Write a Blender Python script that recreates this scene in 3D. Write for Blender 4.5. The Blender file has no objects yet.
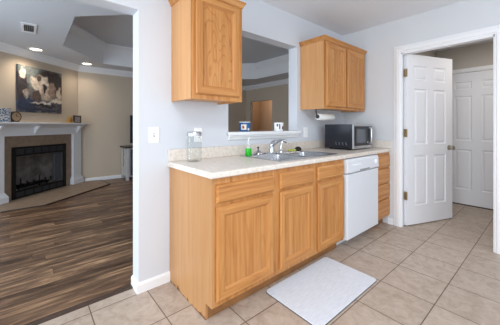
import bpy, bmesh, math, random
from mathutils import Vector, Matrix
random.seed(7)
S = bpy.context.scene
COL = S.collection

# ------------------------------------------------------------------ camera, world, lights, exposure
def lin(c):
    return c / 12.92 if c <= 0.04045 else ((c + 0.055) / 1.055) ** 2.4
def C(r, g, b):
    return (lin(r / 255), lin(g / 255), lin(b / 255), 1.0)

YAW, FPX, U0, V0 = 0.709, 259.9, 252.85, 126.02
cam_d = bpy.data.cameras.new('camera')
cam_d.sensor_width = 36.0
cam_d.lens = 36.0 * FPX / 500.0
cam_d.shift_x = (250 - U0) / 500.0
cam_d.shift_y = (V0 - 162.5) / 500.0
cam_d.clip_start = 0.05
cam = bpy.data.objects.new('camera', cam_d)
cam.location = (-0.8117, -1.9282, 1.1845)
cam.rotation_euler = (math.pi / 2, 0, -YAW)
COL.objects.link(cam)
S.camera = cam

W = bpy.data.worlds.new('world')
S.world = W
W.use_nodes = True
bgn = W.node_tree.nodes['Background']
bgn.inputs['Color'].default_value = (0.86, 0.93, 1.0, 1)
bgn.inputs['Strength'].default_value = 1.1

def area(name, loc, rot, sx, sy, power, col=(1, 1, 1)):
    d = bpy.data.lights.new(name, 'AREA')
    d.shape = 'RECTANGLE'; d.size = sx; d.size_y = sy
    d.energy = power; d.color = col
    o = bpy.data.objects.new(name, d)
    o.location = loc; o.rotation_euler = rot
    COL.objects.link(o)
    return o
# the kitchen's ceiling light behind the camera, and the living room's side window
area('kitchen_ceiling_lamp', (-0.75, -2.0, 2.40), (0, 0, 0), 1.2, 0.5, 22, (0.93, 0.965, 1.0))
area('kitchen_left_fill', (-6.0, -2.7, 1.6), (0, -math.pi / 2, 0), 2.2, 2.5, 95, (0.90, 0.95, 1.0))  # added fill from beyond the open left side; no window there
area('living_window_daylight', (-3.05, 1.5, 1.3), (0, -math.pi / 2, 0), 1.6, 1.8, 48, (0.72, 0.86, 1.0))
area('laundry_fill', (3.3, -1.7, 2.36), (0, 0, 0), 0.4, 0.4, 5, (1.0, 0.94, 0.87))  # unseen fill added to brighten the laundry room

S.view_settings.view_transform = 'Standard'
S.view_settings.look = 'None'
S.view_settings.gamma = 1.0
S.view_settings.use_curve_mapping = False
S.view_settings.exposure = 0.62

# ------------------------------------------------------------------ materials
def newmat(name):
    m = bpy.data.materials.new(name); m.use_nodes = True
    nt = m.node_tree
    return m, nt, nt.nodes['Principled BSDF']
def plain(name, col, rough=0.5, metal=0.0, spec=0.5, emit=None, estr=0, trans=0.0, ior=1.45, noise=0.0, nscale=20):
    m, nt, b = newmat(name)
    b.inputs['Base Color'].default_value = col
    b.inputs['Roughness'].default_value = rough
    b.inputs['Metallic'].default_value = metal
    b.inputs['Specular IOR Level'].default_value = spec
    b.inputs['Transmission Weight'].default_value = trans
    b.inputs['IOR'].default_value = ior
    if emit:
        b.inputs['Emission Color'].default_value = emit
        b.inputs['Emission Strength'].default_value = estr
    if noise:
        tc = nt.nodes.new('ShaderNodeTexCoord')
        n = nt.nodes.new('ShaderNodeTexNoise'); n.inputs['Scale'].default_value = nscale; n.inputs['Detail'].default_value = 5
        nt.links.new(tc.outputs['Object'], n.inputs['Vector'])
        r = nt.nodes.new('ShaderNodeValToRGB')
        r.color_ramp.elements[0].position = 0.3; r.color_ramp.elements[1].position = 0.7
        r.color_ramp.elements[0].color = tuple(c * (1 - noise) for c in col[:3]) + (1,)
        r.color_ramp.elements[1].color = tuple(min(1, c * (1 + noise)) for c in col[:3]) + (1,)
        nt.links.new(n.outputs['Fac'], r.inputs['Fac'])
        nt.links.new(r.outputs['Color'], b.inputs['Base Color'])
    return m
def ramp(nt, stops):
    r = nt.nodes.new('ShaderNodeValToRGB')
    e = r.color_ramp.elements
    while len(e) < len(stops): e.new(0.5)
    for i, (p, c) in enumerate(stops):
        e[i].position = p; e[i].color = c
    return r
def mixc(nt, fac, a, b, mode='MIX'):
    n = nt.nodes.new('ShaderNodeMix'); n.data_type = 'RGBA'; n.blend_type = mode
    for s, v in ((0, fac), (6, a), (7, b)):
        if hasattr(v, 'links'): nt.links.new(v, n.inputs[s])
        else: n.inputs[s].default_value = v
    return n.outputs[2]
def coords(nt, scale, loc=(0, 0, 0), rnd=0.0):
    tc = nt.nodes.new('ShaderNodeTexCoord')
    v = tc.outputs['Object']
    if rnd:
        oi = nt.nodes.new('ShaderNodeObjectInfo')
        ml = nt.nodes.new('ShaderNodeMath'); ml.operation = 'MULTIPLY'; ml.inputs[1].default_value = rnd
        nt.links.new(oi.outputs['Random'], ml.inputs[0])
        ad = nt.nodes.new('ShaderNodeVectorMath'); ad.operation = 'ADD'
        nt.links.new(v, ad.inputs[0]); nt.links.new(ml.outputs[0], ad.inputs[1])
        v = ad.outputs[0]
    mp = nt.nodes.new('ShaderNodeMapping')
    mp.inputs['Scale'].default_value = scale; mp.inputs['Location'].default_value = loc
    nt.links.new(v, mp.inputs['Vector'])
    return mp.outputs['Vector']
def oak(name, axis, dark=C(166, 106, 53), mid=C(192, 132, 73), light=C(208, 152, 92), contrast=1.0, rings=14, wide=5.0):
    m, nt, b = newmat(name)
    sc = [34, 34, 34]; sc['xyz'.index(axis)] = 1.6
    v = coords(nt, sc, rnd=7.0)
    n = nt.nodes.new('ShaderNodeTexNoise'); n.inputs['Scale'].default_value = 1.0; n.inputs['Detail'].default_value = 6; n.inputs['Roughness'].default_value = 0.6
    n.inputs['Distortion'].default_value = 0.4
    nt.links.new(v, n.inputs['Vector'])
    sc2 = [wide] * 3; sc2['xyz'.index(axis)] = wide * 0.18
    v2 = coords(nt, sc2, rnd=3.0)
    w = nt.nodes.new('ShaderNodeTexNoise'); w.inputs['Scale'].default_value = 1.0; w.inputs['Detail'].default_value = 1
    nt.links.new(v2, w.inputs['Vector'])
    # cathedral rings: contour lines of the slow noise
    mu = nt.nodes.new('ShaderNodeMath'); mu.operation = 'MULTIPLY'; mu.inputs[1].default_value = rings
    nt.links.new(w.outputs['Fac'], mu.inputs[0])
    fr = nt.nodes.new('ShaderNodeMath'); fr.operation = 'PINGPONG'; fr.inputs[1].default_value = 1.0
    nt.links.new(mu.outputs[0], fr.inputs[0])
    r = ramp(nt, [(0.28, dark), (0.5, mid), (0.72, light)])
    nt.links.new(n.outputs['Fac'], r.inputs['Fac'])
    r2 = ramp(nt, [(0.0, (0.78, 0.68, 0.56, 1)), (0.3, (1, 1, 1, 1))])
    nt.links.new(fr.outputs[0], r2.inputs['Fac'])
    c = mixc(nt, 0.45 * contrast, r.outputs['Color'], r2.outputs['Color'], 'MULTIPLY')
    nt.links.new(c, b.inputs['Base Color'])
    b.inputs['Roughness'].default_value = 0.38
    b.inputs['Specular IOR Level'].default_value = 0.4
    return m

def tile_mat():
    m, nt, b = newmat('floor_tile')
    P = 0.3485
    v = coords(nt, (1, 1, 1), (0.170, 0.010, 0))
    br = nt.nodes.new('ShaderNodeTexBrick')
    br.offset = 0.0; br.squash = 1.0
    for k, val in (('Scale', 1.0), ('Mortar Size', 0.0032), ('Mortar Smooth', 0.1), ('Bias', 0.0), ('Brick Width', P), ('Row Height', P)):
        br.inputs[k].default_value = val
    br.inputs['Color1'].default_value = (0, 0, 0, 1); br.inputs['Color2'].default_value = (1, 1, 1, 1); br.inputs['Mortar'].default_value = (0.5, 0.5, 0.5, 1)
    nt.links.new(v, br.inputs['Vector'])
    n = nt.nodes.new('ShaderNodeTexNoise'); n.inputs['Scale'].default_value = 13; n.inputs['Detail'].default_value = 9; n.inputs['Roughness'].default_value = 0.68; n.inputs['Distortion'].default_value = 0.9
    nt.links.new(coords(nt, (1, 1, 1)), n.inputs['Vector'])
    r = ramp(nt, [(0.30, C(164, 145, 129)), (0.5, C(183, 166, 151)), (0.7, C(197, 182, 168))])
    nt.links.new(n.outputs['Fac'], r.inputs['Fac'])
    tone = mixc(nt, br.outputs['Color'], (0.95, 0.94, 0.93, 1), (1.03, 1.03, 1.03, 1))
    c = mixc(nt, 1.0, r.outputs['Color'], tone, 'MULTIPLY')
    c = mixc(nt, br.outputs['Fac'], c, C(104, 86, 72))
    nt.links.new(c, b.inputs['Base Color'])
    b.inputs['Roughness'].default_value = 0.42
    bp = nt.nodes.new('ShaderNodeBump'); bp.inputs['Strength'].default_value = 0.4; bp.inputs['Distance'].default_value = 0.003; bp.invert = True
    nt.links.new(br.outputs['Fac'], bp.inputs['Height']); nt.links.new(bp.outputs['Normal'], b.inputs['Normal'])
    return m
def plank_mat():
    m, nt, b = newmat('floor_planks')
    RH, BW = 0.14, 1.22
    base = coords(nt, (1, 1, 1))
    sp = nt.nodes.new('ShaderNodeSeparateXYZ'); nt.links.new(base, sp.inputs[0])
    def mth(op, a, bb=None, c=None):
        n = nt.nodes.new('ShaderNodeMath'); n.operation = op
        for k, v in enumerate((a, bb, c)):
            if v is None: continue
            if hasattr(v, 'links'): nt.links.new(v, n.inputs[k])
            else: n.inputs[k].default_value = v
        return n.outputs[0]
    row = mth('FLOOR', mth('DIVIDE', sp.outputs['Y'], RH))
    wn = nt.nodes.new('ShaderNodeTexWhiteNoise'); wn.noise_dimensions = '1D'; nt.links.new(row, wn.inputs['W'])
    xs = mth('MULTIPLY_ADD', wn.outputs['Value'], BW, sp.outputs['X'])
    cb = nt.nodes.new('ShaderNodeCombineXYZ'); nt.links.new(xs, cb.inputs[0]); nt.links.new(sp.outputs['Y'], cb.inputs[1])
    br = nt.nodes.new('ShaderNodeTexBrick')
    br.offset = 0.0; br.squash = 1.0
    for k, val in (('Scale', 1.0), ('Mortar Size', 0.0012), ('Mortar Smooth', 0.1), ('Bias', 0.0), ('Brick Width', BW), ('Row Height', RH)):
        br.inputs[k].default_value = val
    br.inputs['Color1'].default_value = (0, 0, 0, 1); br.inputs['Color2'].default_value = (1, 1, 1, 1); br.inputs['Mortar'].default_value = (0.5, 0.5, 0.5, 1)
    nt.links.new(cb.outputs[0], br.inputs['Vector'])
    def streak(scale, detail, dist, k):
        ad = nt.nodes.new('ShaderNodeVectorMath'); ad.operation = 'MULTIPLY_ADD'
        nt.links.new(br.outputs['Color'], ad.inputs[0]); ad.inputs[1].default_value = (k, k, k)
        nt.links.new(coords(nt, scale), ad.inputs[2])
        n = nt.nodes.new('ShaderNodeTexNoise'); n.inputs['Scale'].default_value = 1.0; n.inputs['Detail'].default_value = detail
        n.inputs['Roughness'].default_value = 0.62; n.inputs['Distortion'].default_value = dist
        nt.links.new(ad.outputs[0], n.inputs['Vector'])
        return n.outputs['Fac']
    a = streak((1.7, 12, 1), 4, 1.3, 9); f = streak((4.0, 55, 1), 5, 0.8, 5)
    v = mth('ADD', mth('MULTIPLY_ADD', f, 0.30, -0.15), a)
    v = mth('ADD', v, mth('MULTIPLY_ADD', br.outputs['Color'], 0.16, -0.08))
    r = ramp(nt, [(0.25, C(56, 38, 28)), (0.40, C(86, 63, 47)), (0.51, C(112, 85, 65)), (0.62, C(150, 117, 88)), (0.74, C(194, 155, 118))])
    nt.links.new(v, r.inputs['Fac'])
    c = mixc(nt, br.outputs['Fac'], r.outputs['Color'], C(40, 30, 24))
    nt.links.new(c, b.inputs['Base Color'])
    b.inputs['Roughness'].default_value = 0.38
    return m
def counter_mat():
    m, nt, b = newmat('counter_laminate')
    n = nt.nodes.new('ShaderNodeTexNoise'); n.inputs['Scale'].default_value = 38; n.inputs['Detail'].default_value = 8; n.inputs['Roughness'].default_value = 0.75
    nt.links.new(coords(nt, (1, 1, 1)), n.inputs['Vector'])
    r = ramp(nt, [(0.33, C(208, 195, 181)), (0.48, C(223, 213, 202)), (0.66, C(234, 228, 222))])
    nt.links.new(n.outputs['Fac'], r.inputs['Fac'])
    nt.links.new(r.outputs['Color'], b.inputs['Base Color'])
    b.inputs['Roughness'].default_value = 0.3
    return m
def painting_mat():
    """abstract: soft-edged brush patches over a dull ground, edges broken by noise (local x -0.41..0.41, z 0..0.77)"""
    m, nt, b = newmat('abstract_canvas')
    v = coords(nt, (1, 0, 1))
    n1 = nt.nodes.new('ShaderNodeTexNoise'); n1.inputs['Scale'].default_value = 7; n1.inputs['Detail'].default_value = 4
    nt.links.new(v, n1.inputs['Vector'])
    wv = nt.nodes.new('ShaderNodeVectorMath'); wv.operation = 'MULTIPLY_ADD'
    nt.links.new(n1.outputs['Color'], wv.inputs[0]); wv.inputs[1].default_value = (0.22, 0, 0.22); nt.links.new(v, wv.inputs[2])
    col = C(112, 112, 112)
    spots = [(-0.25, 0.62, 0.30, 0.20, C(124, 134, 134)), (0.18, 0.55, 0.32, 0.22, C(58, 50, 52)), (-0.36, 0.42, 0.13, 0.30, C(66, 60, 64)), (-0.22, 0.12, 0.22, 0.16, C(52, 62, 88)),
             (0.16, 0.10, 0.32, 0.10, C(76, 74, 84)), (-0.02, 0.50, 0.17, 0.16, C(216, 204, 190)), (-0.34, 0.66, 0.06, 0.10, C(226, 216, 206)), (0.08, 0.36, 0.11, 0.13, C(190, 174, 160)),
             (0.20, 0.42, 0.07, 0.16, C(150, 130, 116)), (0.30, 0.22, 0.16, 0.06, C(208, 196, 182)), (-0.10, 0.30, 0.09, 0.08, C(92, 78, 72)), (-0.28, 0.32, 0.06, 0.10, C(170, 158, 148)),
             (0.00, 0.18, 0.20, 0.025, C(196, 190, 186)), (0.05, 0.13, 0.26, 0.02, C(36, 34, 40)), (0.36, 0.36, 0.05, 0.14, C(200, 184, 166)), (-0.06, 0.60, 0.06, 0.05, C(90, 80, 76)),
             (0.02, 0.04, 0.34, 0.03, C(44, 48, 66)), (0.06, 0.44, 0.03, 0.10, C(40, 36, 38))]
    for (x, z, rx, rz, c) in spots:
        sb = nt.nodes.new('ShaderNodeVectorMath'); sb.operation = 'SUBTRACT'; nt.links.new(wv.outputs[0], sb.inputs[0]); sb.inputs[1].default_value = (x + 0.11, 0, z + 0.11)
        dv = nt.nodes.new('ShaderNodeVectorMath'); dv.operation = 'MULTIPLY'; nt.links.new(sb.outputs[0], dv.inputs[0]); dv.inputs[1].default_value = (1 / rx, 0, 1 / rz)
        ln = nt.nodes.new('ShaderNodeVectorMath'); ln.operation = 'LENGTH'; nt.links.new(dv.outputs[0], ln.inputs[0])
        mr = nt.nodes.new('ShaderNodeMapRange'); mr.inputs['From Min'].default_value = 1.08; mr.inputs['From Max'].default_value = 0.82
        nt.links.new(ln.outputs['Value'], mr.inputs['Value'])
        col = mixc(nt, mr.outputs['Result'], col, c)
    n2 = nt.nodes.new('ShaderNodeTexNoise'); n2.inputs['Scale'].default_value = 16; n2.inputs['Detail'].default_value = 6; n2.inputs['Distortion'].default_value = 0.8
    nt.links.new(v, n2.inputs['Vector'])
    r2 = ramp(nt, [(0.35, (0.5, 0.48, 0.48, 1)), (0.62, (1.1, 1.1, 1.1, 1))])
    nt.links.new(n2.outputs['Fac'], r2.inputs['Fac'])
    c = mixc(nt, 0.75, col, r2.outputs['Color'], 'MULTIPLY')
    nt.links.new(c, b.inputs['Base Color'])
    b.inputs['Roughness'].default_value = 0.7
    return m

M = {
 'wall': plain('wall_paint_kitchen', C(214, 218, 225), 0.75, spec=0.25),
 'wall_r': plain('wall_paint_door_side', C(216, 219, 223), 0.75, spec=0.25),
 'ceil': plain('ceiling_paint', C(234, 237, 242), 0.85, spec=0.2),
 'greige': plain('wall_paint_living', C(202, 188, 170), 0.8, spec=0.2),
 'lceil': plain('ceiling_paint_living', C(214, 217, 222), 0.85, spec=0.2),
 'trim': plain('white_trim_paint', C(240, 241, 244), 0.4),
 'door': plain('white_door_paint', C(236, 237, 242), 0.45),
 'laundry': plain('wall_paint_laundry', C(196, 190, 182), 0.8, spec=0.2),
 'tile': tile_mat(), 'plank': plank_mat(), 'counter': counter_mat(),
 'oakz': oak('oak_vertical', 'z'), 'oakx': oak('oak_horizontal', 'x'),
 'oakpanel': oak('oak_flat_sawn', 'z', contrast=2.1, rings=30, wide=8.0),
 'oakside': oak('oak_side', 'z', C(196, 142, 90), C(205, 151, 98), (0.645, 0.36, 0.15, 1), 0.2),  # sides lightened in colour to stand in for light from the left
 'shadow': plain('dark_gap', C(60, 42, 30), 0.9),
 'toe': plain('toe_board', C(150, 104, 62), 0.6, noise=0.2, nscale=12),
 'white': plain('white_enamel', C(224, 227, 234), 0.28),
 'offwhite': plain('white_plastic', C(246, 247, 249), 0.4),
 'grey': plain('grey_plastic', C(170, 172, 176), 0.45),
 'black': plain('black_plastic', C(24, 25, 30), 0.3),
 'blackmetal': plain('black_metal', C(18, 18, 20), 0.45, metal=0.3),
 'mwside': plain('black_enamel', C(30, 33, 42), 0.22),
 'slot': plain('vent_slot_grey', C(92, 96, 108), 0.4),  # paler than the case: reflections on the vents put into the colour
 'slot2': plain('latch_shade', C(140, 142, 146), 0.4),  # grey colour holds the shade of the handle notch
 'mwglass': plain('glass_baked_reflection', C(86, 90, 98), 0.12),  # base lightened so the colour carries the room's reflection
 'steel': plain('brushed_steel', C(196, 198, 202), 0.3, metal=1.0),
 'sink': plain('sink_steel', C(188, 191, 196), 0.27, metal=1.0),
 'chrome': plain('chrome', C(205, 208, 214), 0.12, metal=1.0),
 'nickel': plain('nickel', C(196, 188, 176), 0.28, metal=0.9),
 'brass': plain('aged_brass', C(168, 148, 112), 0.4, metal=0.8),
 'glass': plain('clear_glass', (0.97, 0.985, 0.98, 1), 0.02, trans=1.0, ior=1.3),
 'green': plain('green_soap', C(40, 190, 40), 0.2, noise=0.1),
 'clearplast': plain('clear_plastic', (0.95, 0.97, 0.97, 1), 0.1, trans=0.8, ior=1.2),
 'sponge': plain('yellow_sponge', C(196, 200, 88), 0.9, noise=0.15, nscale=60),
 'scrub': plain('dark_bristles', C(52, 44, 42), 0.8, noise=0.3, nscale=90),
 'paper': plain('paper_towel', C(238, 238, 236), 0.9, noise=0.03, nscale=80),
 'mat': plain('white_mat_pile', C(222, 224, 230), 0.95, noise=0.05, nscale=30),
 'matedge': plain('dark_mat_edge', C(92, 84, 78), 0.8),
 'can': plain('blue_tin', C(36, 92, 150), 0.35, noise=0.15, nscale=30),
 'red': plain('red_print', C(176, 44, 44), 0.4),
 'cream': plain('cream_print', C(232, 226, 214), 0.5),
 'darkred': plain('dark_print', C(84, 44, 48), 0.5),
 'stone': plain('surround_tile', C(142, 122, 104), 0.5, noise=0.14, nscale=14),
 'mantel': plain('mantel_paint', C(228, 229, 232), 0.45),
 'firebrick': plain('fire_panel', C(138, 131, 125), 0.9, noise=0.35, nscale=9),
 'fireglass': plain('smoked_screen', C(30, 28, 28), 0.6),
 'canvas': painting_mat(),
 'canvasside': plain('canvas_edge', C(60, 56, 56), 0.8),
 'gold': plain('gold_paint', C(196, 160, 96), 0.35, metal=0.6),
 'clockdark': plain('dark_wood', C(52, 36, 30), 0.4),
 'clockface': plain('tan_clock_face', C(176, 150, 122), 0.5),
 'photo': plain('photo_print', C(150, 146, 146), 0.4, noise=0.5, nscale=30),
 'threshold': plain('threshold_strip', C(74, 58, 50), 0.5, noise=0.15, nscale=25),
 'tvwhite': plain('grey_white_laminate', C(196, 196, 196), 0.5),
 'tvtop': plain('dark_top', C(62, 58, 56), 0.4),
 'hall': plain('wall_paint_hall', C(172, 143, 116), 0.8),
 'lamp': plain('lamp_lens', C(255, 240, 215), 0.4, emit=(1, 0.80, 0.55, 1), estr=4),
 'ventdark': plain('vent_dark', C(66, 67, 72), 0.6),
}
def thin_glass():
    m = bpy.data.materials.new('clear_glass'); m.use_nodes = True
    nt = m.node_tree; out = nt.nodes['Material Output']; nt.nodes.remove(nt.nodes['Principled BSDF'])
    tr = nt.nodes.new('ShaderNodeBsdfTransparent'); tr.inputs['Color'].default_value = (0.985, 0.992, 0.99, 1)
    gl = nt.nodes.new('ShaderNodeBsdfGlossy'); gl.inputs['Roughness'].default_value = 0.05
    lw = nt.nodes.new('ShaderNodeLayerWeight'); lw.inputs['Blend'].default_value = 0.18
    mx = nt.nodes.new('ShaderNodeMixShader')
    pw = nt.nodes.new('ShaderNodeMath'); pw.operation = 'MULTIPLY'; pw.inputs[1].default_value = 0.28
    nt.links.new(lw.outputs['Facing'], pw.inputs[0]); nt.links.new(pw.outputs[0], mx.inputs[0]); nt.links.new(tr.outputs[0], mx.inputs[1]); nt.links.new(gl.outputs[0], mx.inputs[2])
    nt.links.new(mx.outputs[0], out.inputs['Surface'])
    return m
M['glass'] = thin_glass()
def patterned():
    m, nt, b = newmat('blue_pattern_fabric')
    w = nt.nodes.new('ShaderNodeTexVoronoi'); w.inputs['Scale'].default_value = 38
    nt.links.new(coords(nt, (1, 1, 1.6)), w.inputs['Vector'])
    r = ramp(nt, [(0.25, C(48, 74, 112)), (0.45, C(96, 124, 156)), (0.6, C(220, 220, 220))])
    nt.links.new(w.outputs['Distance'], r.inputs['Fac']); nt.links.new(r.outputs['Color'], b.inputs['Base Color'])
    return m
M['pattern'] = patterned()
def worn_dimmed():
    m = M['oakside'].copy(); m.name = 'oak_side_worn_dim'; nt = m.node_tree; b = nt.nodes['Principled BSDF']
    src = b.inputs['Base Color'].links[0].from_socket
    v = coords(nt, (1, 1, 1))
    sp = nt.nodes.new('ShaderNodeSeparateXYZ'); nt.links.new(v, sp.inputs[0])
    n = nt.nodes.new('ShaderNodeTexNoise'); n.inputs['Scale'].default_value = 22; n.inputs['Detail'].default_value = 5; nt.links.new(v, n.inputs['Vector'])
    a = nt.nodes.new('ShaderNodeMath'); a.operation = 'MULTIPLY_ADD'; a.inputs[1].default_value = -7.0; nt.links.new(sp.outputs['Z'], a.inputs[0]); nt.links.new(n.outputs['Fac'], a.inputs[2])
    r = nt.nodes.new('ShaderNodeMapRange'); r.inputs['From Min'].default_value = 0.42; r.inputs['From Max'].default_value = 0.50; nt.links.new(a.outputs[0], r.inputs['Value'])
    dk = mixc(nt, 1.0, src, (0.82, 0.83, 0.86, 1), 'MULTIPLY')  # whole panel dimmed in colour as if less lit; low stains are wear
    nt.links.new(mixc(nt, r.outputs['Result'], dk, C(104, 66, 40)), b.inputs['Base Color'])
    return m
M['oakworn_dim'] = worn_dimmed()

# ------------------------------------------------------------------ mesh helpers
def BM(): return bmesh.new()
def box(bm, x0, x1, y0, y1, z0, z1, mi=0):
    x0, x1 = min(x0, x1), max(x0, x1); y0, y1 = min(y0, y1), max(y0, y1); z0, z1 = min(z0, z1), max(z0, z1)
    v = [bm.verts.new((x, y, z)) for z in (z0, z1) for y in (y0, y1) for x in (x0, x1)]
    for q in ((0, 2, 3, 1), (4, 5, 7, 6), (0, 1, 5, 4), (2, 6, 7, 3), (0, 4, 6, 2), (1, 3, 7, 5)):
        f = bm.faces.new([v[i] for i in q]); f.material_index = mi
    return bm
def prism(bm, pts, axis, a, b, mi=0):
    """extrude a polygon; axis 'x': pts=(y,z); 'y': pts=(x,z); 'z': pts=(x,y)"""
    def P(p, t):
        return {'x': (t, p[0], p[1]), 'y': (p[0], t, p[1]), 'z': (p[0], p[1], t)}[axis]
    A = [bm.verts.new(P(p, a)) for p in pts]; B = [bm.verts.new(P(p, b)) for p in pts]
    n = len(pts)
    fs = [bm.faces.new(A), bm.faces.new(B[::-1])]
    for i in range(n):
        fs.append(bm.faces.new((A[i], B[i], B[(i + 1) % n], A[(i + 1) % n])))
    for f in fs: f.material_index = mi
    bmesh.ops.recalc_face_normals(bm, faces=fs)
    return bm
def tube(bm, pts, r, seg=10, mi=0, cap=True):
    pts = [Vector(p) for p in pts]
    rs = r if isinstance(r, (list, tuple)) else [r] * len(pts)
    rings = []
    up = None
    for i, p in enumerate(pts):
        t = (pts[min(i + 1, len(pts) - 1)] - pts[max(i - 1, 0)]).normalized()
        if up is None:
            up = t.orthogonal().normalized()
        up = (up - t * up.dot(t)).normalized()
        sd = t.cross(up)
        rings.append([bm.verts.new(p + (up * math.cos(2 * math.pi * k / seg) + sd * math.sin(2 * math.pi * k / seg)) * rs[i]) for k in range(seg)])
    fs = []
    for a, b in zip(rings, rings[1:]):
        for k in range(seg):
            fs.append(bm.faces.new((a[k], a[(k + 1) % seg], b[(k + 1) % seg], b[k])))
    if cap:
        fs.append(bm.faces.new(rings[0][::-1])); fs.append(bm.faces.new(rings[-1]))
    for f in fs: f.material_index = mi
    bmesh.ops.recalc_face_normals(bm, faces=fs)
    return bm
def lathe(bm, prof, cx, cy, cz=0, seg=28, mi=0, axis='z'):
    rings = []
    for r, h in prof:
        ring = []
        for k in range(seg):
            a = 2 * math.pi * k / seg
            if axis == 'z': co = (cx + r * math.cos(a), cy + r * math.sin(a), cz + h)
            elif axis == 'y': co = (cx + r * math.cos(a), cy + h, cz + r * math.sin(a))
            else: co = (cx + h, cy + r * math.cos(a), cz + r * math.sin(a))
            ring.append(bm.verts.new(co))
        rings.append(ring)
    fs = []
    for a, b in zip(rings, rings[1:]):
        for k in range(seg):
            fs.append(bm.faces.new((a[k], a[(k + 1) % seg], b[(k + 1) % seg], b[k])))
    fs.append(bm.faces.new(rings[0][::-1])); fs.append(bm.faces.new(rings[-1]))
    for f in fs: f.material_index = mi
    bmesh.ops.recalc_face_normals(bm, faces=fs)
    return bm
def rings_rect(bm, x0, x1, z0, z1, rings, close_first=True, close_last=True, mi_h=0, mi_v=0):
    """nested rectangles in the x-z plane: rings of (inset, y); faces joined ring to ring"""
    R = []
    for ins, y in rings:
        R.append([bm.verts.new(c) for c in ((x0 + ins, y, z0 + ins), (x1 - ins, y, z0 + ins), (x1 - ins, y, z1 - ins), (x0 + ins, y, z1 - ins))])
    fs = []
    for a, b in zip(R, R[1:]):
        for k in range(4):
            f = bm.faces.new((a[k], a[(k + 1) % 4], b[(k + 1) % 4], b[k]))
            f.material_index = mi_h if k in (0, 2) else mi_v
            fs.append(f)
    if close_first: fs.append(bm.faces.new(R[0]))
    if close_last: fs.append(bm.faces.new(R[-1][::-1]))
    bmesh.ops.recalc_face_normals(bm, faces=fs)
    return R

def link(name, bm, mats, parent=None, world=True, bevel=0.0, smooth=False, kind=None):
    me = bpy.data.meshes.new(name)
    bm.normal_update()
    bm.to_mesh(me); bm.free()
    o = bpy.data.objects.new(name, me)
    for m in (mats if isinstance(mats, (list, tuple)) else [mats]):
        me.materials.append(M[m] if isinstance(m, str) else m)
    COL.objects.link(o)
    if parent is not None:
        o.parent = parent
        if world:
            o.matrix_parent_inverse = full(parent).inverted()
    if smooth:
        for p in me.polygons: p.use_smooth = True
        md = o.modifiers.new('edges', 'EDGE_SPLIT'); md.split_angle = math.radians(40)
    if bevel:
        md = o.modifiers.new('bevel', 'BEVEL'); md.width = bevel; md.segments = 2; md.limit_method = 'ANGLE'; md.angle_limit = math.radians(40)
    if kind: o['kind'] = kind
    return o
def full(o):
    m = o.matrix_basis.copy()
    if o.parent is not None:
        m = full(o.parent) @ o.matrix_parent_inverse @ m
    return m
def thing(name, label, cat, loc=(0, 0, 0), rz=0.0, group=None):
    o = bpy.data.objects.new(name, None)
    o.empty_display_size = 0.05
    o.location = loc; o.rotation_euler = (0, 0, rz)
    COL.objects.link(o)
    o['label'] = label; o['category'] = cat
    if group: o['group'] = group
    return o
def struct(name, bm, mats, **k):
    return link(name, bm, mats, kind='structure', **k)
def tag(o, label, cat, group=None):
    o['label'] = label; o['category'] = cat
    if group: o['group'] = group
    return o

# ------------------------------------------------------------------ key dimensions
XR = 2.497          # wall with the door
WT = 0.13           # wall thickness
ZC = 2.44
JX = -0.227         # end of the sink wall at the wide opening
HX = 2.01           # underside of the opening's header
LF = 4.56           # living room far wall
LR = 4.47           # living room wall seen through the pass-through
PX0, PX1, PZ0, PZ1 = 0.55, 1.512, 1.10, 2.09

# ------------------------------------------------------------------ shell
b = BM(); box(b, -3.2, 4.4, -3.4, 0.09, -0.1, 0)
struct('floor', b, 'tile')
b = BM(); box(b, -3.4, 6.6, 0.13, 5.4, -0.1, 0); box(b, -3.4, JX, 0.09, 0.13, -0.1, 0.0)
struct('floor_wood', b, 'plank')
b = BM(); prism(b, [(0.082, 0.0), (0.134, 0.0), (0.134, 0.004), (0.120, 0.008), (0.094, 0.008), (0.082, 0.004)], 'x', -1.6, JX)
struct('trim_1', b, 'threshold')
b = BM()
box(b, -3.2, -1.6, 0, WT, 0, ZC); box(b, -1.6, JX, 0, WT, HX, ZC); box(b, JX, PX0, 0, WT, 0, ZC)
box(b, PX0, PX1, 0, WT, 0, PZ0); box(b, PX0, PX1, 0, WT, PZ1, ZC); box(b, PX1, XR + WT, 0, WT, 0, ZC)
struct('wall_back', b, 'wall')
DY0, DY1, DZ = -0.743, -1.562, 2.045
b = BM()
box(b, XR, XR + WT, 0, DY0, 0, ZC); box(b, XR, XR + WT, DY0, DY1, DZ, ZC); box(b, XR, XR + WT, DY1, -3.4, 0, ZC)
struct('wall_right', b, 'wall_r')
b = BM(); box(b, -3.2, XR + WT, -3.4, WT, ZC, ZC + 0.1)
struct('ceiling', b, 'ceil')

# living room: soffit with an octagonal tray
OCT = [(-0.42, 1.66), (0.30, 0.94), (3.05, 0.94), (3.77, 1.66), (3.77, 3.27), (3.05, 4.0), (0.31, 4.0), (-0.42, 3.09)]
b = BM()
outer = [(-3.4, WT), (LR + 0.2, WT), (LR + 0.2, LF + 0.8), (-3.4, LF + 0.8)]
vo = [b.verts.new((x, y, ZC)) for x, y in outer]; vi = [b.verts.new((x, y, ZC)) for x, y in OCT]
ed = [b.edges.new((vo[i], vo[(i + 1) % 4])) for i in range(4)] + [b.edges.new((vi[i], vi[(i + 1) % 8])) for i in range(8)]
bmesh.ops.triangle_fill(b, edges=ed, use_beauty=True)
TZ = 2.84
vt = [b.verts.new((x, y, TZ)) for x, y in OCT]
for i in range(8):
    f = b.faces.new((vi[i], vi[(i + 1) % 8], vt[(i + 1) % 8], vt[i])); f.material_index = 1
b.faces.new(vt)
struct('ceiling_living', b, ['lceil', 'trim'])
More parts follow.
